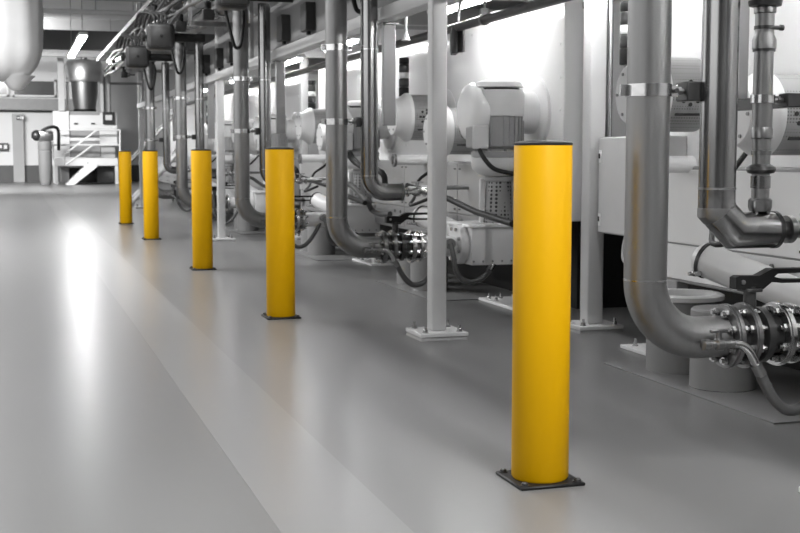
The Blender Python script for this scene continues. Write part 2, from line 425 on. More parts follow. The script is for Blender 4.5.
def jacketed(dy, label):
    y = Y2 + dy
    t = thing('jacketed_pipe', label, 'pipe', (X2, y, .8), GI)
    obj('jacket', tube(B(), [(X2, y, 2.66), (X2, y, 1.0)] + arc((X2 + .12, 1.0), .12, 180, 270, 12, 'xz', y)[1:] + [(2.70, y, .88)], 0.062, 32), JACKET, t)
    for z in (1.0, 1.9): obj('band', ring(B(), (X2, y, z - .004), 0.061, 0.0645, 0.008, 'z', 32), CHROME, t)
    obj('end_cap', lathe(B(), [(.0645, 2.685), (.0645, 2.70), (.02, 2.703)], (0, y, .88), 'x', 32), STEEL, t)
    b = B(); lathe(b, [(.02, 2.70), (.02, 2.73), (.034, 2.73), (.034, 2.745), (.018, 2.75), (.018, 2.77), (.030, 2.785), (.034, 2.81), (.030, 2.835), (.018, 2.85), (.034, 2.86), (.034, 2.875), (.02, 2.88)], (0, y, .88), 'x', 20)
    cyl(b, (2.81, y, .90), .012, .05, seg=12); box(b, (2.77, y - .006, .945), (2.86, y + .006, .957))
    obj('valve', b, CHROME, t)
    obj('stub_pipe', tube(B(), smoothpath([(2.88, y, .88), (2.98, y, .88), (3.04, y + .06, .88), (3.05, y + .5, .88), (3.06, y + .95, .88), (3.12, y + 1.02, .88), (3.62, y + 1.02, .88)], 5), 0.018, 14), STEEL, t)
    return t
for i in range(1, 5):
    jacketed(DY[i], ('medium shiny pipe with rounded elbow and small valve, {}').format(ANCH[i]))

# bracket that ties both pipes to the hanging post
t = kit(thing('pipe_bracket', '', 'bracket', (2.4, Y0 + .1, 1.34), 'pipe brackets on the hanging rails'), 'small dark bracket joining thick riser and jacketed pipe, {}')
b = B(); box(b, (2.335, Y0 - .03, 1.35), (2.405, Y0 + .055, 1.42), 0.004); box(b, (2.40, Y0 - .03, 1.36), (2.42, Y0 + .04, 1.41), 0.002); obj('channel', b, DARKM, t)
b = B(); cyl(b, (2.275, Y0 + .0, 1.386), 0.009, 0.09, 'x', 12); hexnut(b, (2.31, Y0 + .0, 1.386), 0.017, 0.014, 'x'); hexnut(b, (2.295, Y0 + .0, 1.386), 0.015, 0.01, 'x'); obj('rod', b, STEEL, t)
t = kit(thing('hanging_rail', '', 'rail', (2.63, Y0 + .13, 1.36), 'hanging rails below the platform edge'), 'flat grey rail hanging from the platform beam, {}')
obj('channel', box(B(), (2.575, Y0 + .096, 1.365), (2.668, Y0 + .15, 2.11), 0.004), RAILG, t)
obj('top_plate', box(B(), (2.56, Y0 + .06, 2.095), (2.68, Y0 + .19, 2.11)), STEEL, t)

# shut-off valve
t = kit(thing('shutoff_valve', '', 'valve', (2.6, Y0, .36), 'black lever valves at the foot of the risers'), 'flanged valve with black lever below the riser, {}')
VS = 0.07
def flange(x0, r, th, name, m):
    x0 += VS
    b = B(); ring(b, (x0, Y0, Z1), 0.06, r, th, 'x', 40); ring(b, (x0 + th * .3, Y0, Z1), 0.06, r + .004, th * .4, 'x', 40)
    f = obj(name, b, m, t)
    for k in range(8):
        a = 2 * PI * (k + .5) / 8
        yy, zz = Y0 + math.cos(a) * (r - .023), Z1 + math.sin(a) * (r - .023)
        b = B(); hexnut(b, (x0 - .018, yy, zz), 0.0165, 0.018, 'x'); hexnut(b, (x0 + th, yy, zz), 0.0165, 0.018, 'x'); cyl(b, (x0 - .028, yy, zz), 0.009, th + .06, 'x', 10)
        obj('bolt', b, CHROME, f)
    return f
flange(2.452, 0.118, 0.028, 'flange', CAST)
flange(2.525, 0.120, 0.026, 'flange', CAST)
b = B(); cyl(b, (2.45 + VS, Y0, Z1), .080, .26, 'x', 40); cyl(b, (2.565 + VS, Y0, Z1 + .06), 0.024, 0.125); box(b, (2.60, Y0 - .035, Z1 + .165), (2.67, Y0 + .035, Z1 + .178), .003)
lathe(b, [(.075, 2.58), (.105, 2.59), (.105, 2.618), (.075, 2.628)], (VS, Y0, Z1), 'x', 40)
obj('valve_body', b, DARKM, t)
flange(2.668, 0.118, 0.030, 'flange', CHROME)
flange(2.733, 0.112, 0.022, 'flange', CHROME)
b = B(); lathe(b, [(.079, 2.69), (.079, 2.77)], (VS, Y0, Z1), 'x', 32); obj('neck', b, STEEL, t)
zh = Z1 + .165
b = B()
prism(b, [(p + VS - .01, q) for p, q in [(2.50, zh + .012), (2.50, zh + .055), (2.515, zh + .062), (2.60, zh + .060), (2.655, zh + .085), (2.87, zh + .083), (2.872, zh + .068), (2.68, zh + .066), (2.665, zh + .055), (2.70, zh + .045), (2.845, zh + .040), (2.845, zh + .029), (2.70, zh + .030), (2.655, zh + .035), (2.62, zh + .010), (2.56, zh + .005)]], Y0 - .022, Y0 + .022)
hd = obj('lever', b, BLACK, t, 'black forked lever')
obj('screw', lathe(B(), [(.009, 0), (.009, -.006), (.0, -.008)], (2.59, Y0 - .022, zh + .038), 'y', 14), STEEL, hd)

# drain hose with tap
t = kit(thing('drain_hose', '', 'hose', (2.62, Y0 - .12, .2), 'drain hoses under the valves'), 'sagging drain hose with tap below lever valve, {}')
yd = Y0 - .115
b = B(); lathe(b, [(.014, 2.365), (.022, 2.37), (.022, 2.395), (.016, 2.40), (.016, 2.42), (.024, 2.425), (.024, 2.45), (.017, 2.455), (.017, 2.50)], (0, yd, .468), 'x', 16)
cyl(b, (2.435, yd, .475), .011, .045, seg=12); box(b, (2.40, yd - .008, .51), (2.47, yd + .008, .522), .002); cyl(b, (2.44, yd, .468), .012, .06, 'y', 12)
obj('tap', b, CAST, t)
obj('tap_elbow', tube(B(), smoothpath([(2.495, yd, .468), (2.53, yd, .462), (2.565, yd, .435), (2.60, yd, .375)], 6), .017, 16), CHROME, t)
b = B(); tube(b, [(2.592, yd, .388), (2.618, yd, .345)], .0215, 16); obj('ferrule', b, STEEL, t)
obj('hose', tube(B(), smoothpath([(2.605, yd, .368), (2.635, yd, .31), (2.68, yd, .245), (2.74, yd, .205), (2.82, yd + .01, .222), (2.90, yd + .03, .30), (2.97, yd + .06, .40), (2.995, yd + .075, .45)], 8), .0205, 16), GREYHOSE, t)
b = B(); tube(b, [(2.985, yd + .07, .43), (3.005, yd + .08, .475), (3.005, yd + .1, .49)], .024, 14); obj('end_fitting', b, CHROME, t)

# branch pipe from the valve into the machine inlet
t = kit(thing('branch_pipe', '', 'pipe', (3.0, Y0, .4), 'short inlet pipes of the machines'), 'short pale pipe with round flange from valve to machine, {}')
obj('pipe', tube(B(), [(2.827, Y0, Z1), (2.98, Y0, Z1), (3.13, Y0 + .03, Z1 - .01)], 0.076, 32), WHITE2, t)
f = obj('flange', lathe(B(), [(.08, 3.10), (.145, 3.115), (.15, 3.13), (.15, 3.17), (.14, 3.18)], (0, Y0 + .04, .485), 'x', 40), WHITE2, t)
for k in range(8):
    a = 2 * PI * (k + .5) / 8
    obj('bolt', hexnut(B(), (3.095, Y0 + .04 + math.cos(a) * .12, .485 + math.sin(a) * .12), .014, .03, 'x'), CHROME, f)
obj('side_port', tube(B(), [(3.02, Y0 - .07, .50), (3.02, Y0 - .13, .50)], .04, 20), STEEL, t)
t = kit(thing('inlet_hose', '', 'hose', (3.1, Y0 - .12, .2), 'small hoses at the inlet flanges'), 'grey hose sagging from inlet flange to box, {}')
obj('hose', tube(B(), smoothpath([(3.02, Y0 - .13, .50), (3.03, Y0 - .16, .42), (3.05, Y0 - .17, .30), (3.11, Y0 - .17, .23), (3.20, Y0 - .16, .22), (3.30, Y0 - .14, .27), (3.36, Y0 - .11, .335)], 7), .019, 14), GREYHOSE, t)
obj('end_fitting', tube(B(), [(3.325, Y0 - .125, .295), (3.365, Y0 - .105, .345)], .023, 14), CHROME, t)
t = kit(thing('inlet_box', '', 'machine inlet', (3.42, Y0 + .15, .36), 'white inlet boxes under the perforated guards'), 'white inlet box below a perforated guard, {}')
obj('tray', box(B(), (3.18, Y0 - .13, .335), (3.62, Y0 + .38, .625), .015, seg=2), WHITE2, t)
b = B(); box(b, (3.16, Y0 - .15, .615), (3.62, Y0 + .40, .637), .005); obj('lid', b, WHITE, t)
for q in range(6): obj('fixing', hexnut(B(), (3.2 + q * .075, Y0 - .13, .365), .008, -.008, 'y'), STEEL, t)
t = kit(thing('perforated_guard', '', 'guard', (3.5, Y0 + .15, .67), 'tapered perforated guards'), 'tapered punched guard on the white inlet box, {}')
xg, yg = 3.50, Y0 + .12
obj('guard', lathe(B(), [(.12, .637), (.10, .95)], (xg, yg, 0), 'z', 32), PERF2, t)
obj('top_plate', lathe(B(), [(.10, .95), (.115, .955), (.115, .985), (.10, .99)], (xg, yg, 0), 'z', 32), GREYM, t)
obj('side_rib', box(B(), (xg - .15, yg + .02, .637), (xg - .10, yg + .05, .97), .01), WHITE, t)

# machine drums (motors) on the wall
XW = 3.85
def motor(xr, y, z, r, label, grp='white drum motors on the machine wall'):
    t = thing('drum_motor', label, 'motor', (xr, y, z - r), grp)
    obj('bell', lathe(B(), [(.0, -.135), (r * .72, -.135), (r * .76, -.128), (r * .78, -.08), (r * 1.0, -.015), (r * 1.03, .0), (r * 1.03, .02)], (xr, y, z), 'x', 48), WHITE2, t)
    L = .27
    b = B(); lathe(b, [(r * .97, .02), (r * .97, L), (r * .9, L + .02), (r * .5, L + .025)], (xr, y, z), 'x', 48); obj('shroud', b, PERF, t, 'perforated grey shroud')
    obj('neck', lathe(B(), [(r * .5, L + .02), (r * .5, XW - xr - .02)], (xr, y, z), 'x', 32), WHITE2, t)
    b = B(); lathe(b, [(r * .6, XW - xr - .03), (r * 1.2, XW - xr - .03), (r * 1.25, XW - xr - .02), (r * 1.25, XW - xr + .002)], (xr, y, z), 'x', 48); obj('mounting_ring', b, WHITE, t)
    # dotted air holes and a slot, on the side that faces the walkway
    for q in range(13):
        rad = 0.0 if q == 0 else (.034 if q < 5 else .062); a = q * PI / 2 if q < 5 else q * PI / 4
        dx, dz = math.cos(a) * rad, math.sin(a) * rad
        zz = dz; yy = -math.sqrt((r * .97) ** 2 - zz * zz)
        obj('air_hole', cyl(B(), (xr + .15 + dx - .01, y + yy - .004, z + zz), .0115, .008, 'y', 10), SLOT, t)
    zz = -.115; yy = -math.sqrt((r * .97) ** 2 - zz * zz)
    obj('slot', box(B(), (xr + .06, y + yy - .006, z + zz - .008), (xr + .24, y + yy + .012, z + zz + .008), .003), SLOT, t)
    for k in range(6):
        a = 2 * PI * k / 6
        obj('bolt', hexnut(B(), (xr - .142, y + math.cos(a) * r * .6, z + math.sin(a) * r * .6), .010, .012, 'x'), STEEL, t)
    return t
MA = kit(motor(3.42, 6.28, 1.49, .215, ''), 'white drum motor with perforated shroud, left of its pair, {}')
MB_ = kit(motor(3.42, 5.21, 1.345, .20, ''), 'white drum motor with perforated shroud, right of its pair, {}')

# upright ribbed motor in front of the wall
def upright(dy, label):
    xo, yo = 3.505, Y0 + dy + .12
    t = thing('upright_motor', label, 'motor', (xo, yo, .99), 'upright ribbed motors')
    obj('side_bell', lathe(B(), [(0, -.25), (.13, -.25), (.16, -.245), (.205, -.22), (.225, -.18), (.225, -.12), (.10, -.10), (0, -.10)], (xo, yo + .06, 1.47), 'x', 48), WHITE, t)
    obj('rear_housing', lathe(B(), [(.16, .05), (.16, XW - xo - .04), (.255, XW - xo - .035), (.27, XW - xo - .025), (.27, XW - xo)], (xo, yo + .05, 1.47), 'x', 48), WHITE, t)
    b = B(); prof = [(.165, 1.21)]
    z = 1.23
    lathe(b, [(.17, 1.20), (.188, 1.215), (.188, 1.44)], (xo, yo, 0), 'z', 48)
    for k in range(26):
        a = 2 * PI * k / 26
        c = Vector((xo + math.cos(a) * .192, yo + math.sin(a) * .192, 1.33))
        box(b, c - Vector((.012, .004, .105)), c + Vector((.012, .004, .105)), rot=Matrix.Rotation(a, 3, 'Z'))
    obj('ribbed_body', b, GREYM, t)
    obj('cowl', lathe(B(), [(.192, 1.435), (.204, 1.44), (.206, 1.60), (.19, 1.635)], (xo, yo, 0), 'z', 48), WHITE2, t)
    obj('vent_gap', lathe(B(), [(.165, 1.633), (.165, 1.652)], (xo, yo, 0), 'z', 48), SLOT, t)
    obj('rain_cap', lathe(B(), [(.19, 1.650), (.198, 1.656), (.18, 1.69), (.10, 1.712), (0, 1.717)], (xo, yo, 0), 'z', 48), WHITE, t)
    tb = obj('terminal_box', box(B(), (xo - .255, yo - .16, 1.20), (xo - .14, yo + .0, 1.36), .01), GREYM, t)
    obj('box_lid', box(B(), (xo - .26, yo - .175, 1.195), (xo - .135, yo - .158, 1.365), .005), WHITE2, tb)
    obj('collar', lathe(B(), [(.17, 1.13), (.195, 1.135), (.195, 1.175), (.16, 1.18), (.15, 1.205)], (xo, yo, 0), 'z', 48), GREYM, t)
    obj('lower_bowl', lathe(B(), [(.10, .99), (.13, .995), (.185, 1.04), (.195, 1.075), (.195, 1.13)], (xo, yo, 0), 'z', 48), WHITE2, t)
    for k in range(8):
        a = 2 * PI * k / 8
        obj('bolt', hexnut(B(), (xo + math.cos(a) * .175, yo + math.sin(a) * .175, 1.174), .013, .018), STEEL, t)
    return t
UA = ['', 'half hidden behind the nearest yellow bollard', 'left of the second riser', 'behind the third bollard', 'at the far end of the row']
UP1 = None
for i in range(1, 5):
    if UP1 is None: UP1 = upright(DY[i], 'upright white ribbed motor with round side bell, ' + UA[i])
    else: dup(UP1, (0, DY[i] - DY[1], 0), 'upright white ribbed motor with round side bell, ' + UA[i])
    y = Y0 + DY[i]
    if i < 3:
        tag(obj('power_cable', tube(B(), smoothpath([(3.3, y - .04, 1.19), (3.32, y - .10, 1.12), (3.38, y - .13, 1.05), (3.48, y - .14, 1.02), (3.60, y - .14, 1.0), (3.74, y - .08, .98)], 7), .017, 12), RUBBER), 'black power cable sagging from the upright motor ' + UA[i], 'cable', 'motor cables')
    tag(obj('grey_conduit', tube(B(), [(3.05, y + .95, .90), (3.3, y + .62, .80), (3.33, y + .1, .72), (3.36, y - .55, .665)], .024, 14), RUBBER), 'dark grey conduit slanting across the guard ' + UA[i], 'conduit', 'slanting conduits')

# sloping chute pipe
A, Bq = onX(706, 260, 3.3), onX(850, 318, 3.62)
t = kit(thing('chute_pipe', '', 'pipe', tuple(A - Vector((0, 0, .1))), 'pale sloping chute pipes'), 'wide pale pipe sloping down, clamp collar at its end, {}')
obj('pipe', tube(B(), [A, Bq], .086, 40), WHITE2, t)
d = (Bq - A).normalized()
obj('end_cap', tube(B(), [A - d * .05, A - d * .03, A], [.055, .078, .086], 40), WHITE2, t)
b = B(); tube(b, [A - d * .004, A + d * .014], .0925, 40); obj('collar', b, DARKM, t, 'dark clamp collar')
b = B(); box(b, A + Vector((-.10, -.06, -.075)), A + Vector((-.055, -.02, -.05)), .004); cyl(b, A + Vector((-.12, -.04, -.063)), .010, .06, 'x', 12); obj('latch', b, CHROME, t)

# stub with small flange on the lower body
t = kit(thing('outlet_stub', '', 'pipe', (3.4, 6.0, 1.05), 'white outlet stubs on the lower machine bodies'), 'white outlet stub with thin flange on lower casing, {}')
b = B(); tube(b, [(3.28, 6.15, 1.10), (3.62, 6.15, 1.10)], .047, 24); obj('pipe', b, WHITE, t)
obj('flange', ring(B(), (3.26, 6.15, 1.10), .04, .062, .022, 'x', 28), STEEL, t)

for lab, pts, r in (('thick black hose arching down in front of the lower casing, {}', ((349, 152), (354, 160), (364, 168), (377, 170), (384, 176), (385, 188)), .030), ('dark ribbed hose dropping to the lower casing, {}', ((345, 183), (352, 186), (360, 194), (368, 203), (372, 210), (380, 214), (390, 214)), .028)):
    P = [onX(px, py, 3.25 + (.04 if r == .030 else .052) * q) for q, (px, py) in enumerate(pts)]
    h = tag(obj('machine_hose', tube(B(), smoothpath(P, 6), r, 14), RUBBER if r == .030 else GREYHOSE), lab.format(ANCH[1]), 'hose', 'dark hoses at the lower casings')
    for i in range(2, 3): dup(h, (0, DY[i] - DY[1], 0), lab.format(ANCH[i]))
# drums standing on the floor
t = kit(thing('pedestal', '', 'pedestal', (3.33, 5.33, 0), 'grey round pedestals'), 'grey round pedestal on the floor plate, front one, {}')
obj('body', lathe(B(), [(.160, 0), (.160, .39), (.15, .40), (0, .40)], (3.332, 5.33, 0), 'z', 48), DRUM, t)
obj('weld_foot', lathe(B(), [(.164, .0), (.164, .006), (.159, .012)], (3.332, 5.33, 0), 'z', 48), DARKM, t)
p2 = Vector((3.40, 5.84, 0))
t = kit(thing('pedestal', '', 'pedestal', tuple(p2), 'grey round pedestals'), 'round pedestal with pale rim behind another, {}')
obj('body', lathe(B(), [(.19, 0), (.19, .385)], p2, 'z', 48), DRUM, t)
obj('rim', lathe(B(), [(.195, .385), (.215, .39), (.215, .412), (.20, .42), (.165, .42), (.165, .30)], p2, 'z', 48, False), WHITE2, t)
obj('opening', lathe(B(), [(.165, .36), (0, .36)], p2, 'z', 40, False), SLOT, t)

# steel plates let into the floor
t = kit(thing('floor_plate', '', 'plate', (3.5, 5.4, 0), 'steel plates on the floor under the machines'), 'thin steel floor plate beneath the pedestals, {}')
obj('sheet', box(B(), (3.09, 4.53, .0015), (3.95, 6.15, .008)), PLATE, t)

# bolted foot plates
def foot(x0, x1, y0, y1, label, clev=False, bolts=((.06, .08), (.06, .45))):
    t = thing('foot_plate', label, 'plate', ((x0 + x1) / 2, (y0 + y1) / 2, 0), 'white bolted foot plates')
    obj('plate', box(B(), (x0, y0, .001), (x1, y1, .022), .003), WHITE, t)
    for bx, by in bolts:
        b = B(); cyl(b, (x0 + bx, y1 - by, .022), .018, .004); hexnut(b, (x0 + bx, y1 - by, .026), .015, .016); cyl(b, (x0 + bx, y1 - by, .04), .008, .025, seg=10); obj('bolt', b, CHROME, t)
    if clev:
        b = B(); prism(b, [(y0 + .12, .022), (y0 + .22, .022), (y0 + .22, .10), (y0 + .20, .13), (y0 + .16, .13), (y0 + .12, .10)], x0 + .07, x0 + .11, 'yz'); cyl(b, (x0 + .05, y0 + .18, .09), .018, .08, 'x'); obj('lug', b, WHITE, t)
    else:
        obj('leg', box(B(), (x0 + .14, y0 + .15, .022), (x0 + .22, y1 - .15, .44), .004), GREYM, t)
    return t
kit(foot(3.44, 3.78, 6.08, 6.63, ''), 'white bolted foot plate behind the riser elbow, {}')
for i in range(1, 4):
    foot(3.50, 3.84, Y0 + DY[i] - .28, Y0 + DY[i] + .48, 'white foot plate with upright lug below inlet box, ' + ['', 'left of the nearest bollard', 'behind the second riser', 'behind the third bollard'][i], True, ((.05, .1), (.05, .25), (.15, .1)))
t = foot(2.545, 2.85, 3.3, 3.58, 'white foot plate corner with bolt at the lower right edge of the floor', False, ((.05, .05), (.2, .05)))

# signal tower
t = kit(thing('signal_tower', '', 'signal light', (3.6, 6.9, 1.7), 'stacked signal lights'), 'dark stacked signal light with pale segment, {}')
for k, (z, m, nm) in enumerate(((1.70, BLACK, 'segment'), (1.80, DARKM, 'segment'), (1.885, LABEL, 'pale_segment'), (1.94, DARKM, 'segment'), (2.02, BLACK, 'segment'))):
    obj(nm, lathe(B(), [(.046, z), (.049, z + .006), (.049, z + [.09, .075, .048, .07, .05][k]), (.046, z + [.096, .08, .052, .076, .06][k])], (3.6, 6.9, 0), 'z', 28), m, t)
b = B(); box(b, (3.58, 6.88, 1.64), (3.85, 6.92, 1.67)); cyl(b, (3.6, 6.9, 1.64), .02, .07); obj('arm', b, STEEL, t)

# replicate the kit
ZAN = ANCH
for root, lab, only in KIT:
    for i in range(1, 5):
        sk = ('bolt', 'air_hole', 'fixing') if i >= 3 else ()
        dup(root, (DX[i], DY[i], 0), lab.format(ZAN[i]), skip=sk)

# ------------------------------------------------------------------ machine bodies
def machine(y0, y1, label, lo_y1, pm):
    t = thing('process_machine', label, 'machine', (4.8, (y0 + y1) / 2, .4), 'long white process machines')
    b = B(); box(b, (XW, y0, .66), (6.2, y1, 2.27), .01)
    q = y0 + .12
    while q < y1 - .05:
        for z in (2.19,): lathe(b, [(.013, 0), (.009, -.007), (0, -.008)], (XW, q, z), 'x', 8)
        q += .30
    for ye in (y0 + .06, (y0 + y1) / 2 - .06, (y0 + y1) / 2 + .06):
        for k in range(6): lathe(b, [(.013, 0), (.009, -.007), (0, -.008)], (XW, ye, 1.0 + k * .24), 'x', 8)
    obj('upper_casing', b, GLOSSW, t)
    obj('shade_base', box(B(), (4.0, y0 + .05, 0), (6.1, y1 - .05, .66)), BLACK, t, 'black base giving the shade under the machine')  # base coloured black in place of the shade below the casing
    b = B(); box(b, (3.6, y0 + .05, .43), (XW, lo_y1, 1.09), .008)
    obj('lower_casing', b, pm[2], t)
    n = max(1, int((lo_y1 - y0) / 1.45)); st = (lo_y1 - y0 - .05) / n
    for k in range(n):
        a = y0 + .05 + st * k
        obj('access_panel', box(B(), (3.588, a + .006, .655), (3.6, a + st - .006, 1.07), .003), pm[1], t)
        obj('access_panel', box(B(), (3.588, a + .006, .45), (3.6, a + st - .006, .645), .003), pm[0], t)
        for qy in (.12, .30, st - .12):
            for qz in (.50, .60):
                b = B(); hexnut(b, (3.588, a + qy, qz), .016, -.012, 'x'); obj('panel_bolt', b, STEEL, t)
        b = B()
        for qy in (.06, st - .06):
            for qz in (.69, .87, 1.03): box(b, (3.584, a + qy - .02, qz - .006), (3.589, a + qy - .006, qz + .006)); box(b, (3.584, a + qy + .006, qz - .006), (3.589, a + qy + .02, qz + .006))
        obj('panel_clips', b, DARKM, t)
    return t
machine(-1.2, 7.28, 'nearest long white process machine behind the pipes at the right edge', 6.55, (WHITE, WHITE, GREYM))
machine(8.36, 16.0, 'middle long white process machine with riveted wall behind the grey post', 15.9, (CASG, CASG2, GREYM))
machine(17.1, 25.0, 'far long white process machine behind the third and fourth bollards', 24.9, (CASG, CASG2, GREYM))

machine(26.0, 33.5, 'distant last white process machine beyond the end of the pipe rack', 33.4, (CASG, CASG2, GREYM))

# corner channel at the end of the middle machine
t = thing('corner_channel', 'tall grey channel standing at the near corner of the middle machine', 'channel', (4.0, 8.25, 0))
b = B(); box(b, (3.97, 8.2, 0), (4.03, 8.30, 2.44), .006); obj('channel', b, COLM, t)
b = B(); box(b, (3.955, 8.22, 2.2), (3.97, 8.28, 2.25)); obj('bracket', b, DARKM, t)

# control cabinet
t = thing('control_cabinet', 'pale grey electrical cabinet fixed to the machine between post and thick riser', 'cabinet', (3.73, 6.95, .64))
obj('body', box(B(), (3.64, 6.6, .645), (3.85, 7.31, 1.266), .006), WHITE2, t)
dr = obj('door', box(B(), (3.615, 6.61, .652), (3.64, 7.305, 1.26), .005), COLM, t)
for z in (1.14, .735):
    b = B(); box(b, (3.608, 7.26, z - .04), (3.616, 7.29, z + .04), .002); q = obj('lock_plate', b, LABEL, dr)
    obj('lock', box(B(), (3.602, 7.268, z - .012), (3.609, 7.282, z + .02), .002), BLACK, q)
b = B()
for k in range(5): box(b, (3.611, 6.92 - k * .028, 1.205), (3.616, 6.905 - k * .028, 1.225))
obj('door_marking', b, BLACK, dr)
CAB = t
for k in range(5):
    y = 7.1 - k * .08
    tag(obj('flexible_conduit', tube(B(), smoothpath([(3.72, y, .65), (3.70, y, .56), (3.68 - .01 * k, y - .06, .48 + .015 * k), (3.74, y - .13, .50), (3.80, y - .16, .58), (3.84, y - .17, .66)], 6), .014, 10), GREYHOSE if k % 2 else WHITE2), 'looping flexible conduit hanging out below the pale electrical cabinet', 'conduit', 'flexible conduits below the cabinet')
for k, (yy, l) in enumerate(((onX(603.5, 80, 3.72).y, 'left thin conduit rising from the electrical cabinet to the platform'), (onX(609.5, 80, 3.72).y, 'right thin conduit rising from the electrical cabinet to the platform'))):
    tag(obj('conduit', tube(B(), [(3.72, yy, 1.26), (3.72, yy, 2.35), (3.80, yy, 2.44), (3.95, yy, 2.46)], .02, 14), CHROME), l, 'conduit')
# black sheet closing the gap in place of its deep shade
tag(obj('gap_shade_panel', box(B(), (5.2, 7.3, 0), (5.3, 8.36, 2.6)), BLACK), 'black panel standing in for the deep shade between the two nearest machines', 'panel')

# ------------------------------------------------------------------ stepped hose pipe beside the jacketed pipe (nearest station only)
pc = onY(763, 90, Y2); XC = pc.x
def zc(y): return onY(763, y, Y2).z
k = 4.5 / 1240
t = thing('coupled_pipe', 'grey pipe with stepped couplings and clamp rings ending above the jacketed elbow, right edge', 'pipe', (XC, Y2, .95))
def seg(nm, ys, m):
    obj(nm, lathe(B(), [(r * k, zc(y)) for y, r in ys], (XC, Y2, 0), 'z', 36), m, t)
seg('pipe', [(8, 9.5), (52, 9.6), (128, 10.2), (150, 9.0), (200, 9.0)], STEEL)
tube_b = B(); cyl(tube_b, (XC, Y2, zc(8)), 9.5 * k, 2.66 - zc(8)); obj('upper_pipe', tube_b, STEEL, t)
seg('top_collar', [(14, 9), (13, 11), (6, 11.3), (4, 10)], CAST)
seg('disc', [(7, 12), (6, 16), (1, 17), (-2, 12)], DARKM)
seg('reducer', [(50, 10), (49, 12), (40, 12), (35, 9.8), (31, 9.4)], STEEL)
seg('clamp_band', [(29.5, 9), (29.5, 10.5), (26, 10.5), (26, 9)], DARKM)
b = B(); cyl(b, (XC, Y2 - .03, zc(28)), .008, .055, 'x', 12); cyl(b, (XC + .045, Y2 - .03, zc(28)), .011, .012, 'x', 12); obj('clamp_screw', b, DARKM, t)
seg('coupling_ring', [(51.5, 9), (51.5, 11.2), (49, 11.2), (49, 9)], DARKM)
seg('clamp_band', [(103, 10), (103, 12.2), (95, 12.2), (95, 10)], CHROME)
seg('coupling', [(140, 9), (138, 11), (130, 11), (127, 10)], CAST)
seg('coupling', [(155, 8.4), (155, 10.3), (151, 10.3), (150, 8.4)], CAST)
seg('rubber_flange', [(174, 9), (173, 13), (170, 15.2), (167, 14.5), (164, 9)], DARKM)
seg('glass_sleeve', [(188, 9), (188, 10), (176, 10), (176, 9)], JACKET)
seg('union_nut', [(212, 7), (211, 10.5), (207, 12), (200, 12), (198, 10)], CAST)
for sx in (-.026, .022): obj('pin', cyl(B(), (XC + sx, Y2 - .02, Z2 + .055), .006, zc(211) - Z2 - .055, seg=8), STEEL, t)
zz = zc(100)
t2 = thing('pipe_bracket', 'dark bracket block holding the stepped coupled pipe at the right edge', 'bracket', (XC + .1, Y2, zz - .03))
b = B(); cyl(b, (XC + .04, Y2, zz), .009, .06, 'x', 12); hexnut(b, (XC + .06, Y2, zz), .016, .012, 'x'); obj('rod', b, STEEL, t2)
b = B(); box(b, (XC + .085, Y2 - .03, zz - .026), (XC + .20, Y2 + .03, zz + .026), .004); box(b, (XC + .12, Y2 + .02, zz - .026), (XC + .15, Y2 + .6, zz + .02)); obj('channel', b, DARKM, t2)

# ------------------------------------------------------------------ overhead rack along the edge
t = thing('header_pipe', 'long steel header pipe overhead that the thick risers hang from', 'pipe', (2.2, 14, 2.62))
obj('pipe', tube(B(), [(2.2, 2.0, 2.73), (2.2, 24.0, 2.73)], .085, 28), STEEL, t)
for i in range(5):
    b = B(); ring(b, (2.2, Y0 + DY[i] - .05, 2.73), .085, .11, .03, 'y', 28); ring(b, (2.2, Y0 + DY[i] + .35, 2.73), .085, .11, .03, 'y', 28); obj('flange', b, CAST, t)
t = thing('overhead_pipe', 'pale thick insulated pipe running along the overhead rack', 'pipe', (2.2, 14, 2.95))
obj('jacket', tube(B(), [(2.24, 6.0, 3.03), (2.24, 17.2, 3.03)], .095, 28), WHITE2, t)
obj('jacket', tube(B(), [(2.24, 18.6, 3.03), (2.24, 26.0, 3.03)], .095, 28), STEEL, t)
for y in (8, 10.5, 13, 15.5): obj('band', ring(B(), (2.24, y, 3.03), .094, .099, .02, 'y', 28), STEEL, t)
tag(obj('overhead_pipe', tube(B(), [(2.0, 3.0, 2.86), (2.0, 25.5, 2.86)], .035, 16), STEEL), 'thin steel pipe on the walkway side of the overhead rack', 'pipe')
tag(obj('overhead_pipe', tube(B(), [(2.42, 3.0, 2.90), (2.42, 26.5, 2.90)], .05, 16), DARKM), 'dark pipe of the overhead rack nearest the platform edge', 'pipe')
def tray(x0, x1, z, y0, y1, label):
    t = thing('cable_tray', label, 'cable tray', ((x0 + x1) / 2, (y0 + y1) / 2, z), 'overhead cable trays')
    for x in (x0, x1): obj('side_rail', box(B(), (x - .008, y0, z), (x + .008, y1, z + .07)), STEEL, t)
    b = B(); y = y0 + .1
    while y < y1:
        obj('rung', box(B(), (x0, y - .015, z + .005), (x1, y + .015, z + .02)), STEEL, t); y += .3
    for q in range(5):
        xx = x0 + .04 + (x1 - x0 - .08) * q / 4
        obj('cable', tube(B(), [(xx + .01 * math.sin(y1 * .3 + i * 1.3 + q), y0 + (y1 - y0) * i / 12, z + .034 + .006 * (q % 2)) for i in range(13)], .014, 8), RUBBER if q % 2 else GREYHOSE, t)
tray(1.86, 2.14, 3.22, 5.0, 29.0, 'ladder cable tray with cables at the top of the overhead rack')
tray(2.30, 2.54, 3.30, 5.0, 29.0, 'ladder cable tray with cables nearest the platform, above the pale pipe')
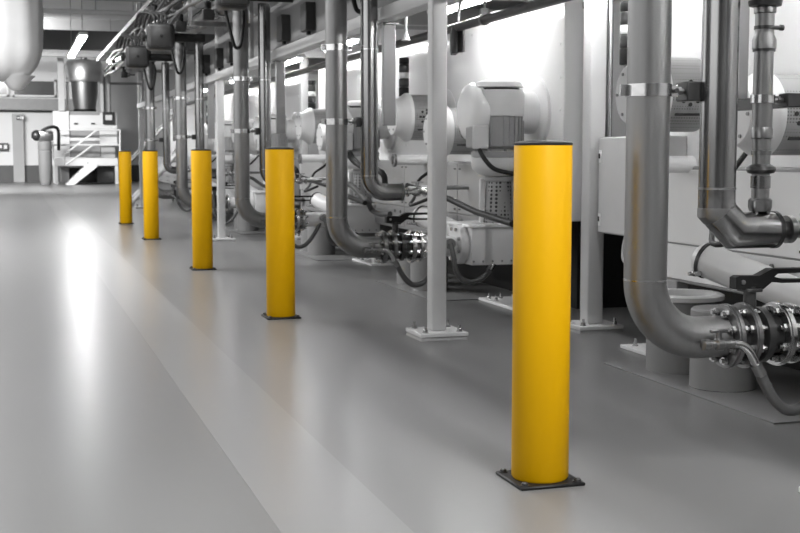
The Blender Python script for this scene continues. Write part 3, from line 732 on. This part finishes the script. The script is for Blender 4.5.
for i, y in enumerate((6.2, 9.9, 13.9, 17.9, 22.0, 26.2)):
    t = thing('rack_arm', ['first', 'second', 'third', 'fourth', 'fifth', 'farthest'][i] + ' support arm of the overhead pipe rack counted from the camera', 'bracket', (2.3, y, 2.6), 'arms of the overhead rack')
    obj('arm', box(B(), (1.82, y - .025, 3.16), (2.62, y + .025, 3.21)), STEEL, t); obj('arm', box(B(), (1.9, y - .025, 2.56), (2.62, y + .025, 2.61)), STEEL, t)
    obj('upright', box(B(), (2.56, y - .03, 2.205), (2.60, y + .03, 5.4)), GREYM, t); obj('upright', box(B(), (1.88, y - .02, 2.6), (1.92, y + .02, 3.2)), GREYM, t)
for q in range(9):
    rr = random.Random(q)
    x0, z0 = (1.80 + .025 * q, 2.68 + .10 * q) if q < 5 else (2.39 + .04 * (q - 5), 3.03 + .05 * (q - 5))
    pts = [(x0 + rr.uniform(-.035, .035), 4.5 + i * 1.55, z0 + rr.uniform(-.05, .05)) for i in range(15)]
    tag(obj('rack_cable', tube(B(), smoothpath(pts, 4), rr.choice((.014, .02, .026)), 8), rr.choice((RUBBER, GREYHOSE, DARKM))), 'dark cable weaving lengthwise between the pipes of the overhead rack', 'cable', 'cables weaving along the overhead rack')
for q in range(14):
    rr = random.Random(50 + q)
    y = 8.2 + q * 1.32; x = rr.uniform(1.9, 2.05); z = rr.choice((2.58, 2.8, 2.98))
    t = thing('solenoid_valve', 'small dark valve block with steel stub on the rack, %s from the camera' % ('first second third fourth fifth sixth seventh eighth ninth tenth eleventh twelfth thirteenth last'.split()[q]), 'valve', (x, y, z), 'small valve blocks on the overhead rack')
    obj('block', box(B(), (x - .06, y - .05, z), (x + .06, y + .05, z + .12), .012, seg=2), DARKM, t)
    b = B(); lathe(b, [(.025, .06), (.04, .065), (.04, .10), (.022, .11), (.022, .2)], (x, y, z + .06), 'x', 16); obj('stub', b, CHROME, t)
    obj('coil', lathe(B(), [(.035, 0), (.035, .07), (.02, .085), (0, .085)], (x, y, z + .12), 'z', 16), BLACK, t)
# dark valve drives hanging on the rack
for i, (px, py, lab, sc) in enumerate(((160, 37, 'dark grey square valve drive on the overhead rack above the fourth bollard', 1.0), (137, 57, 'dark grey square valve drive on the overhead rack above the farthest bollard', 1.0), (232, -6, 'dark valve drive on the overhead rack above the third riser', .8))):
    c = onX(px, py, 1.68)
    t = thing('valve_drive', lab, 'valve drive', tuple(c - Vector((0, 0, .15))), 'valve drives of the overhead rack')
    s = .16 * sc
    obj('housing', box(B(), c - Vector((s, .12, s * .95)), c + Vector((s, .12, s * .95)), .05, seg=3), DARKM, t)
    obj('cover', box(B(), c + Vector((-s * .82, -.145, -s * .78)), c + Vector((s * .82, -.115, s * .78)), .03, seg=3), DARKM, t)
    obj('cover_screw', lathe(B(), [(.02, 0), (.02, -.012), (0, -.014)], c - Vector((0, .145, 0)), 'y', 14), BLACK, t)
    obj('neck', cyl(B(), c + Vector((s, 0, 0)), .05, .36, 'x', 20), BLACK, t)
    obj('hand_wheel', ring(B(), c + Vector((-s - .05, 0, 0)), .03, .06, .04, 'x', 20), BLACK, t)
    b = B(); cyl(b, c + Vector((-s - .05, 0, 0)), .02, .06, 'x', 12); obj('wheel_hub', b, BLACK, t)
    for q in range(4):
        obj('cable', tube(B(), smoothpath([c + Vector((-.05 + .04 * q, 0, s)), c + Vector((-.08 + .05 * q, .05, s + .10)), c + Vector((-.2 + .05 * q, .3, s + .14)), c + Vector((-.22 + .05 * q, .7, s + .02))], 6), .014, 8), RUBBER, t)
# cables drooping off the rack
for i, (x, y, z, l) in enumerate(((2.02, 12.3, 2.62, 'black cable drooping from the rack by the third riser'), (2.05, 17.0, 2.66, 'black cable drooping from the rack by the fourth riser'), (2.33, 8.9, 2.62, 'thin black cable curling between the second riser and its neighbour'), (2.05, 20.6, 2.62, 'black cable drooping from the far end of the rack'))):
    tag(obj('drooping_cable', tube(B(), smoothpath([(x, y + .1, z + .1), (x + .02, y, z - .12), (x + .06, y - .05, z - .32), (x + .10, y - .03, z - .42), (x + .16, y + .02, z - .38), (x + .2, y + .08, z - .1), (2.2, y + .12, z + .05)], 6), .017, 10), RUBBER), l, 'cable')

# extra thin service lines at each machine
for i in range(5):
    y = Y0 + DY[i]
    tag(obj('signal_cable', tube(B(), smoothpath([(3.6, y + 1.55, 1.16), (3.45, y + 1.5, 1.02), (3.3, y + 1.4, .93), (3.2, y + 1.2, .80), (3.1, y + 1.0, .74), (3.2, y + .8, .80)], 6), .014, 10), RUBBER), 'black cable looping before the lower casing, ' + ANCH[i], 'cable', 'looping black cables')

# ------------------------------------------------------------------ hall lamps
def strip(x, y0, y1, z, m, label):
    t = thing('strip_lamp', label, 'lamp', (x, (y0 + y1) / 2, z), 'ceiling strip lamps')
    obj('housing', box(B(), (x - .09, y0, z + .03), (x + .09, y1, z + .10), .01), WHITE, t)
    obj('lamp_tube', box(B(), (x - .07, y0 + .03, z), (x + .07, y1 - .03, z + .03), .01), m, t)
    for s in (y0 + .4, y1 - .4): obj('hanger', cyl(B(), (x, s, z + .1), .008, 5.4 - z - .1, seg=8), STEEL, t)
strip(1.45, 26.6, 32.5, 3.55, TUBEF, 'bright strip lamp under the ceiling above the distant hopper')
strip(3.05, 32.5, 41.0, 3.98, TUBEM2, 'strip lamp under the ceiling half hidden by the overhead cable tray')

# ------------------------------------------------------------------ white fabric duct hanging at upper left
c = onZ(6, 60, 3.0) if False else onY(6, 40, 21.5)
t = thing('fabric_duct', 'white fabric air duct sagging from the ceiling at the upper left', 'duct', (c.x, 21.5, 2.2))
b = B(); prof = []
zb = onY(6, 82, 21.5).z
for q in range(15):
    a = q / 14 * PI / 2
    prof.append((.63 * math.sin(a) ** .85 if q else 0.0, zb + .62 * (1 - math.cos(a))))
prof += [(.635, zb + .75), (.64, zb + 1.1), (.625, zb + 1.32), (.645, zb + 1.4), (.655, zb + 1.8), (.64, 5.39)]
prof = [(r * .91, h) for r, h in prof]
lathe(b, prof, (c.x, 21.5, 0), 'z', 56)
for v in b.verts:
    a = math.atan2(v.co.y - 21.5, v.co.x - c.x)
    f = 1 + .03 * math.sin(a * 5 + v.co.z * 2) + .015 * math.sin(a * 11)
    v.co.x = c.x + (v.co.x - c.x) * f; v.co.y = 21.5 + (v.co.y - 21.5) * f
obj('bag', b, FABRIC, t)
b = B(); lathe(b, [(.06, zb - .14), (.11, zb - .12), (.2, zb + .0), (.3, zb + .1)], (c.x + .15, 21.45, 0), 'z', 20); obj('tied_end', b, FABRIC, t)
obj('seam', lathe(B(), [(.586, zb + 1.33), (.60, zb + 1.36), (.586, zb + 1.39)], (c.x, 21.5, 0), 'z', 48, False), FABRIC, t)

# ------------------------------------------------------------------ far end: platform machine with stairs
YF = 48.6
def F(x, y, Y=YF): return onY(x, y, Y)
def fbox(x0, y0, x1, y1, d, Y=YF, bev=.01):
    a, b2 = F(x0, y1, Y), F(x1, y0, Y)
    return box(B(), (a.x, Y, max(a.z, 0.0)), (b2.x, Y + d, b2.z), bev)
t = thing('work_platform', 'distant white work platform with railing and steps below the hopper', 'platform', (F(85, 184).x, YF, 0))
zd = F(85, 160).z
obj('deck', fbox(55, 158, 118, 166, 1.9), WHITE, t)
for px in (56.5, 117):
    q = F(px, 184)
    for dy in (.02, 1.8): obj('leg', box(B(), (q.x - .06, YF + dy, 0), (q.x + .06, YF + dy + .1, zd)), WHITE, t)
def rail(p, nm='rail'): obj(nm, tube(B(), [F(*q) for q in p], .035, 8), WHITE, t)
rail([(52, 130), (120, 130)]); rail([(52, 145), (120, 145)])
for px in (53, 120): rail([(px, 130), (px, 160)], 'railing_post')
rail([(64, 165), (65, 154), (97, 130)], 'handrail'); rail([(66, 165), (93, 145), (97, 145)], 'handrail')
s0, s1 = F(68, 184), F(93, 160)
for dy in (0.0, -.8):
    b = B(); prism(b, [(s0.x - .12, 0.0), (s0.x + .2, 0.0), (s1.x + .1, s1.z - .25), (s1.x + .1, s1.z), (s1.x - .1, s1.z)], YF - .05 + dy, YF + dy, 'xz'); obj('stringer', b, WHITE, t)
for q in range(5):
    u = (q + .6) / 5.2
    obj('tread', box(B(), (s0.x + (s1.x - s0.x) * u - .12, YF - .8, s1.z * u - .02), (s0.x + (s1.x - s0.x) * u + .14, YF - .04, s1.z * u + .02)), GREYM, t)
t = thing('filling_machine', 'distant white cabinet machine with a small screen standing on the platform', 'machine', (F(85, 158).x, YF + .8, zd), None)
obj('cabinet', fbox(54, 111, 69, 157, 1.0, YF + .6), WHITE, t)
obj('cabinet', fbox(100, 113, 117, 146, 1.0, YF + .6), WHITE, t)
q = obj('front_panel', fbox(70, 115, 100, 129, .9, YF + .6), WHITE, t)
for px in (76, 93): obj('handle', fbox(px - 2, 123, px + 2, 124.4, .03, YF + .55, 0), DARKM, q)
obj('lower_panel', fbox(70, 130, 100, 157, .8, YF + .7), GREYM, t)
obj('ledge', fbox(70, 138, 100, 141, .1, YF + .62), WHITE, t)
obj('grey_panel', fbox(88, 146, 115, 158, .5, YF + .75), WALLG, t)
q = obj('control_panel', fbox(103, 112, 114.5, 124.5, .08, YF + .5), DARKM, t)
obj('screen', fbox(105.5, 115, 112, 120, .02, YF + .485, 0), SCREEN, q)
obj('crossbeam', fbox(70, 111.5, 100, 115, .9, YF + .6), GREYM, t)
t = thing('hopper', 'distant steel hopper with round tank top above the platform', 'hopper', (F(86, 112).x, YF + 1.2, F(86, 112).z), None)
cx_, yy = F(86, 80).x, YF + 1.1
kz = lambda y: F(86, y, yy).z
obj('tank', lathe(B(), [(.68, kz(82)), (.70, kz(81)), (.70, kz(64)), (.62, kz(61)), (0, kz(59))], (cx_, yy, 0), 'z', 40), BRIGHT, t)
obj('cone', lathe(B(), [(.40, kz(110)), (.48, kz(96)), (.50, kz(84)), (.50, kz(82))], (cx_, yy, 0), 'z', 40), STEEL, t)
obj('outlet', lathe(B(), [(.40, kz(112)), (.44, kz(109.5))], (cx_, yy, 0), 'z', 32), BLACK, t)
for px in (68, 102): q = F(px, 112, yy); obj('leg', box(B(), (q.x - .06, yy - .05, q.z), (q.x + .06, yy + .05, kz(82))), WHITE2, t)
obj('top_port', cyl(B(), (cx_, yy, kz(61)), .12, .25), STEEL, t)
tag(obj('support_post', fbox(58.5, 52, 63.5, 111, .15, YF + .5), COLM), 'distant pale upright post left of the hopper', 'post')
for px, l in ((104, 'left distant grey pipe beside the hopper'), (109, 'right distant grey pipe beside the hopper')):
    q = F(px, 112, YF + 1.3); tag(obj('vertical_pipe', cyl(B(), (q.x, YF + 1.3, q.z), .085, 4.2 - q.z), GREYM), l, 'pipe')
tag(obj('undercroft_machine', fbox(70, 168, 96, 182.8, 1.0, YF + .7), BLACK), 'dark machine block under the distant platform behind the steps', 'machine')
tag(obj('undercroft_box', fbox(97, 168, 114, 183, 1.0, YF + .5), DADO), 'dark grey box under the right half of the distant platform', 'box')
tag(obj('storage_box', fbox(61, 167, 69, 183, .6, YF + .5), GREYM), 'grey box under the left end of the distant platform', 'box')
# dust collector
Yd = 47.5
t = thing('dust_collector', 'distant grey dust collector with sack and blower left of the platform', 'dust collector', (F(44, 184, Yd).x, Yd, 0))
xq = F(45, 150, Yd).x; g = lambda y: F(45, y, Yd).z
obj('sack', lathe(B(), [(.18, 0.02), (.22, .2), (.24, .8), (.25, g(151)), (.22, g(150))], (xq, Yd, 0), 'z', 28), DRUM, t)
obj('drum', lathe(B(), [(.24, g(150)), (.25, g(149)), (.25, g(142)), (.2, g(141))], (xq, Yd, 0), 'z', 28), DRUM, t)
b = B(); box(b, (xq - .22, Yd - .2, g(141)), (xq + .3, Yd + .2, g(131)), .05, seg=2); obj('blower', b, CAST, t)
b = B(); bmesh.ops.create_uvsphere(b, u_segments=24, v_segments=14, radius=.2, matrix=Matrix.Translation((xq - .28, Yd - .05, g(135.5)))); obj('motor', b, DARKM, t)
tag(obj('suction_hose', tube(B(), smoothpath([(xq - .1, Yd - .1, g(131)), (xq + .1, Yd - .12, g(128)), (xq + .35, Yd, g(127)), (xq + .5, Yd + .3, g(131)), (xq + .5, Yd + .5, g(150))], 6), .06, 12), RUBBER), 'black suction hose arching over the distant dust collector', 'hose')
# exit sign and notice on the back wall
a, b2 = onY(16.5, 119.8, 52.6), onY(24.5, 115.6, 52.6)
t = thing('exit_sign', 'dark escape sign with white running figure and arrow on the back wall pier', 'sign', ((a.x + b2.x) / 2, 52.62, a.z))
obj('plate', box(B(), (a.x, 52.6, a.z), (b2.x, 52.7, b2.z), .01), DARKM, t)
b = B(); wx, hz = b2.x - a.x, b2.z - a.z
box(b, (a.x + wx * .62, 52.585, a.z + hz * .15), (a.x + wx * .9, 52.6, a.z + hz * .85))
obj('door_symbol', b, LABEL, t)
b = B(); prism(b, [(a.x + wx * .08, a.z + hz * .5), (a.x + wx * .22, a.z + hz * .8), (a.x + wx * .22, a.z + hz * .6), (a.x + wx * .36, a.z + hz * .6), (a.x + wx * .36, a.z + hz * .4), (a.x + wx * .22, a.z + hz * .4), (a.x + wx * .22, a.z + hz * .2)], 52.585, 52.6); obj('arrow', b, LABEL, t)
b = B(); prism(b, [(a.x + wx * .40, a.z + hz * .12), (a.x + wx * .45, a.z + hz * .12), (a.x + wx * .49, a.z + hz * .38), (a.x + wx * .54, a.z + hz * .12), (a.x + wx * .59, a.z + hz * .12), (a.x + wx * .53, a.z + hz * .68), (a.x + wx * .43, a.z + hz * .66)], 52.585, 52.6)
cyl(b, (a.x + wx * .5, 52.585, a.z + hz * .8), hz * .11, .015, 'y', 12); obj('figure', b, LABEL, t)
a, b2 = onY(-6, 150.5, 52.7), onY(8.5, 143, 52.7)
t = thing('notice_board', 'dark notice panel with pale notes on the back wall at the left edge', 'notice', ((a.x + b2.x) / 2, 52.8, a.z))
obj('board', box(B(), (a.x, 52.8, a.z), (b2.x, 52.88, b2.z), .01), DARKM, t)
for q in range(3):
    xx = b2.x - .12 - q * .2
    obj('note', box(B(), (xx - .06, 52.79, a.z + .07 + .03 * (q % 2)), (xx + .06, 52.80, b2.z - .08)), LABEL, t)
# pale steps with diagonal rails at the far end of the machine row
t = thing('far_steps', 'distant steel steps with slanting rails behind the fourth bollard', 'steps', (2.9, 28.4, 0))
for dy in (0, .7):
    obj('stringer', tube(B(), [(2.45, 28.0 + dy, 0.03), (3.6, 28.0 + dy, 1.25)], .05, 8), WHITE2, t)
    obj('handrail', tube(B(), [(2.45, 28.0 + dy, .03), (2.45, 28.0 + dy, .95), (3.6, 28.0 + dy, 2.15)], .025, 8), STEEL, t)
for q in range(6): obj('tread', box(B(), (2.5 + q * .19, 28.0, .16 + q * .2), (2.72 + q * .19, 28.7, .19 + q * .2)), GREYM, t)
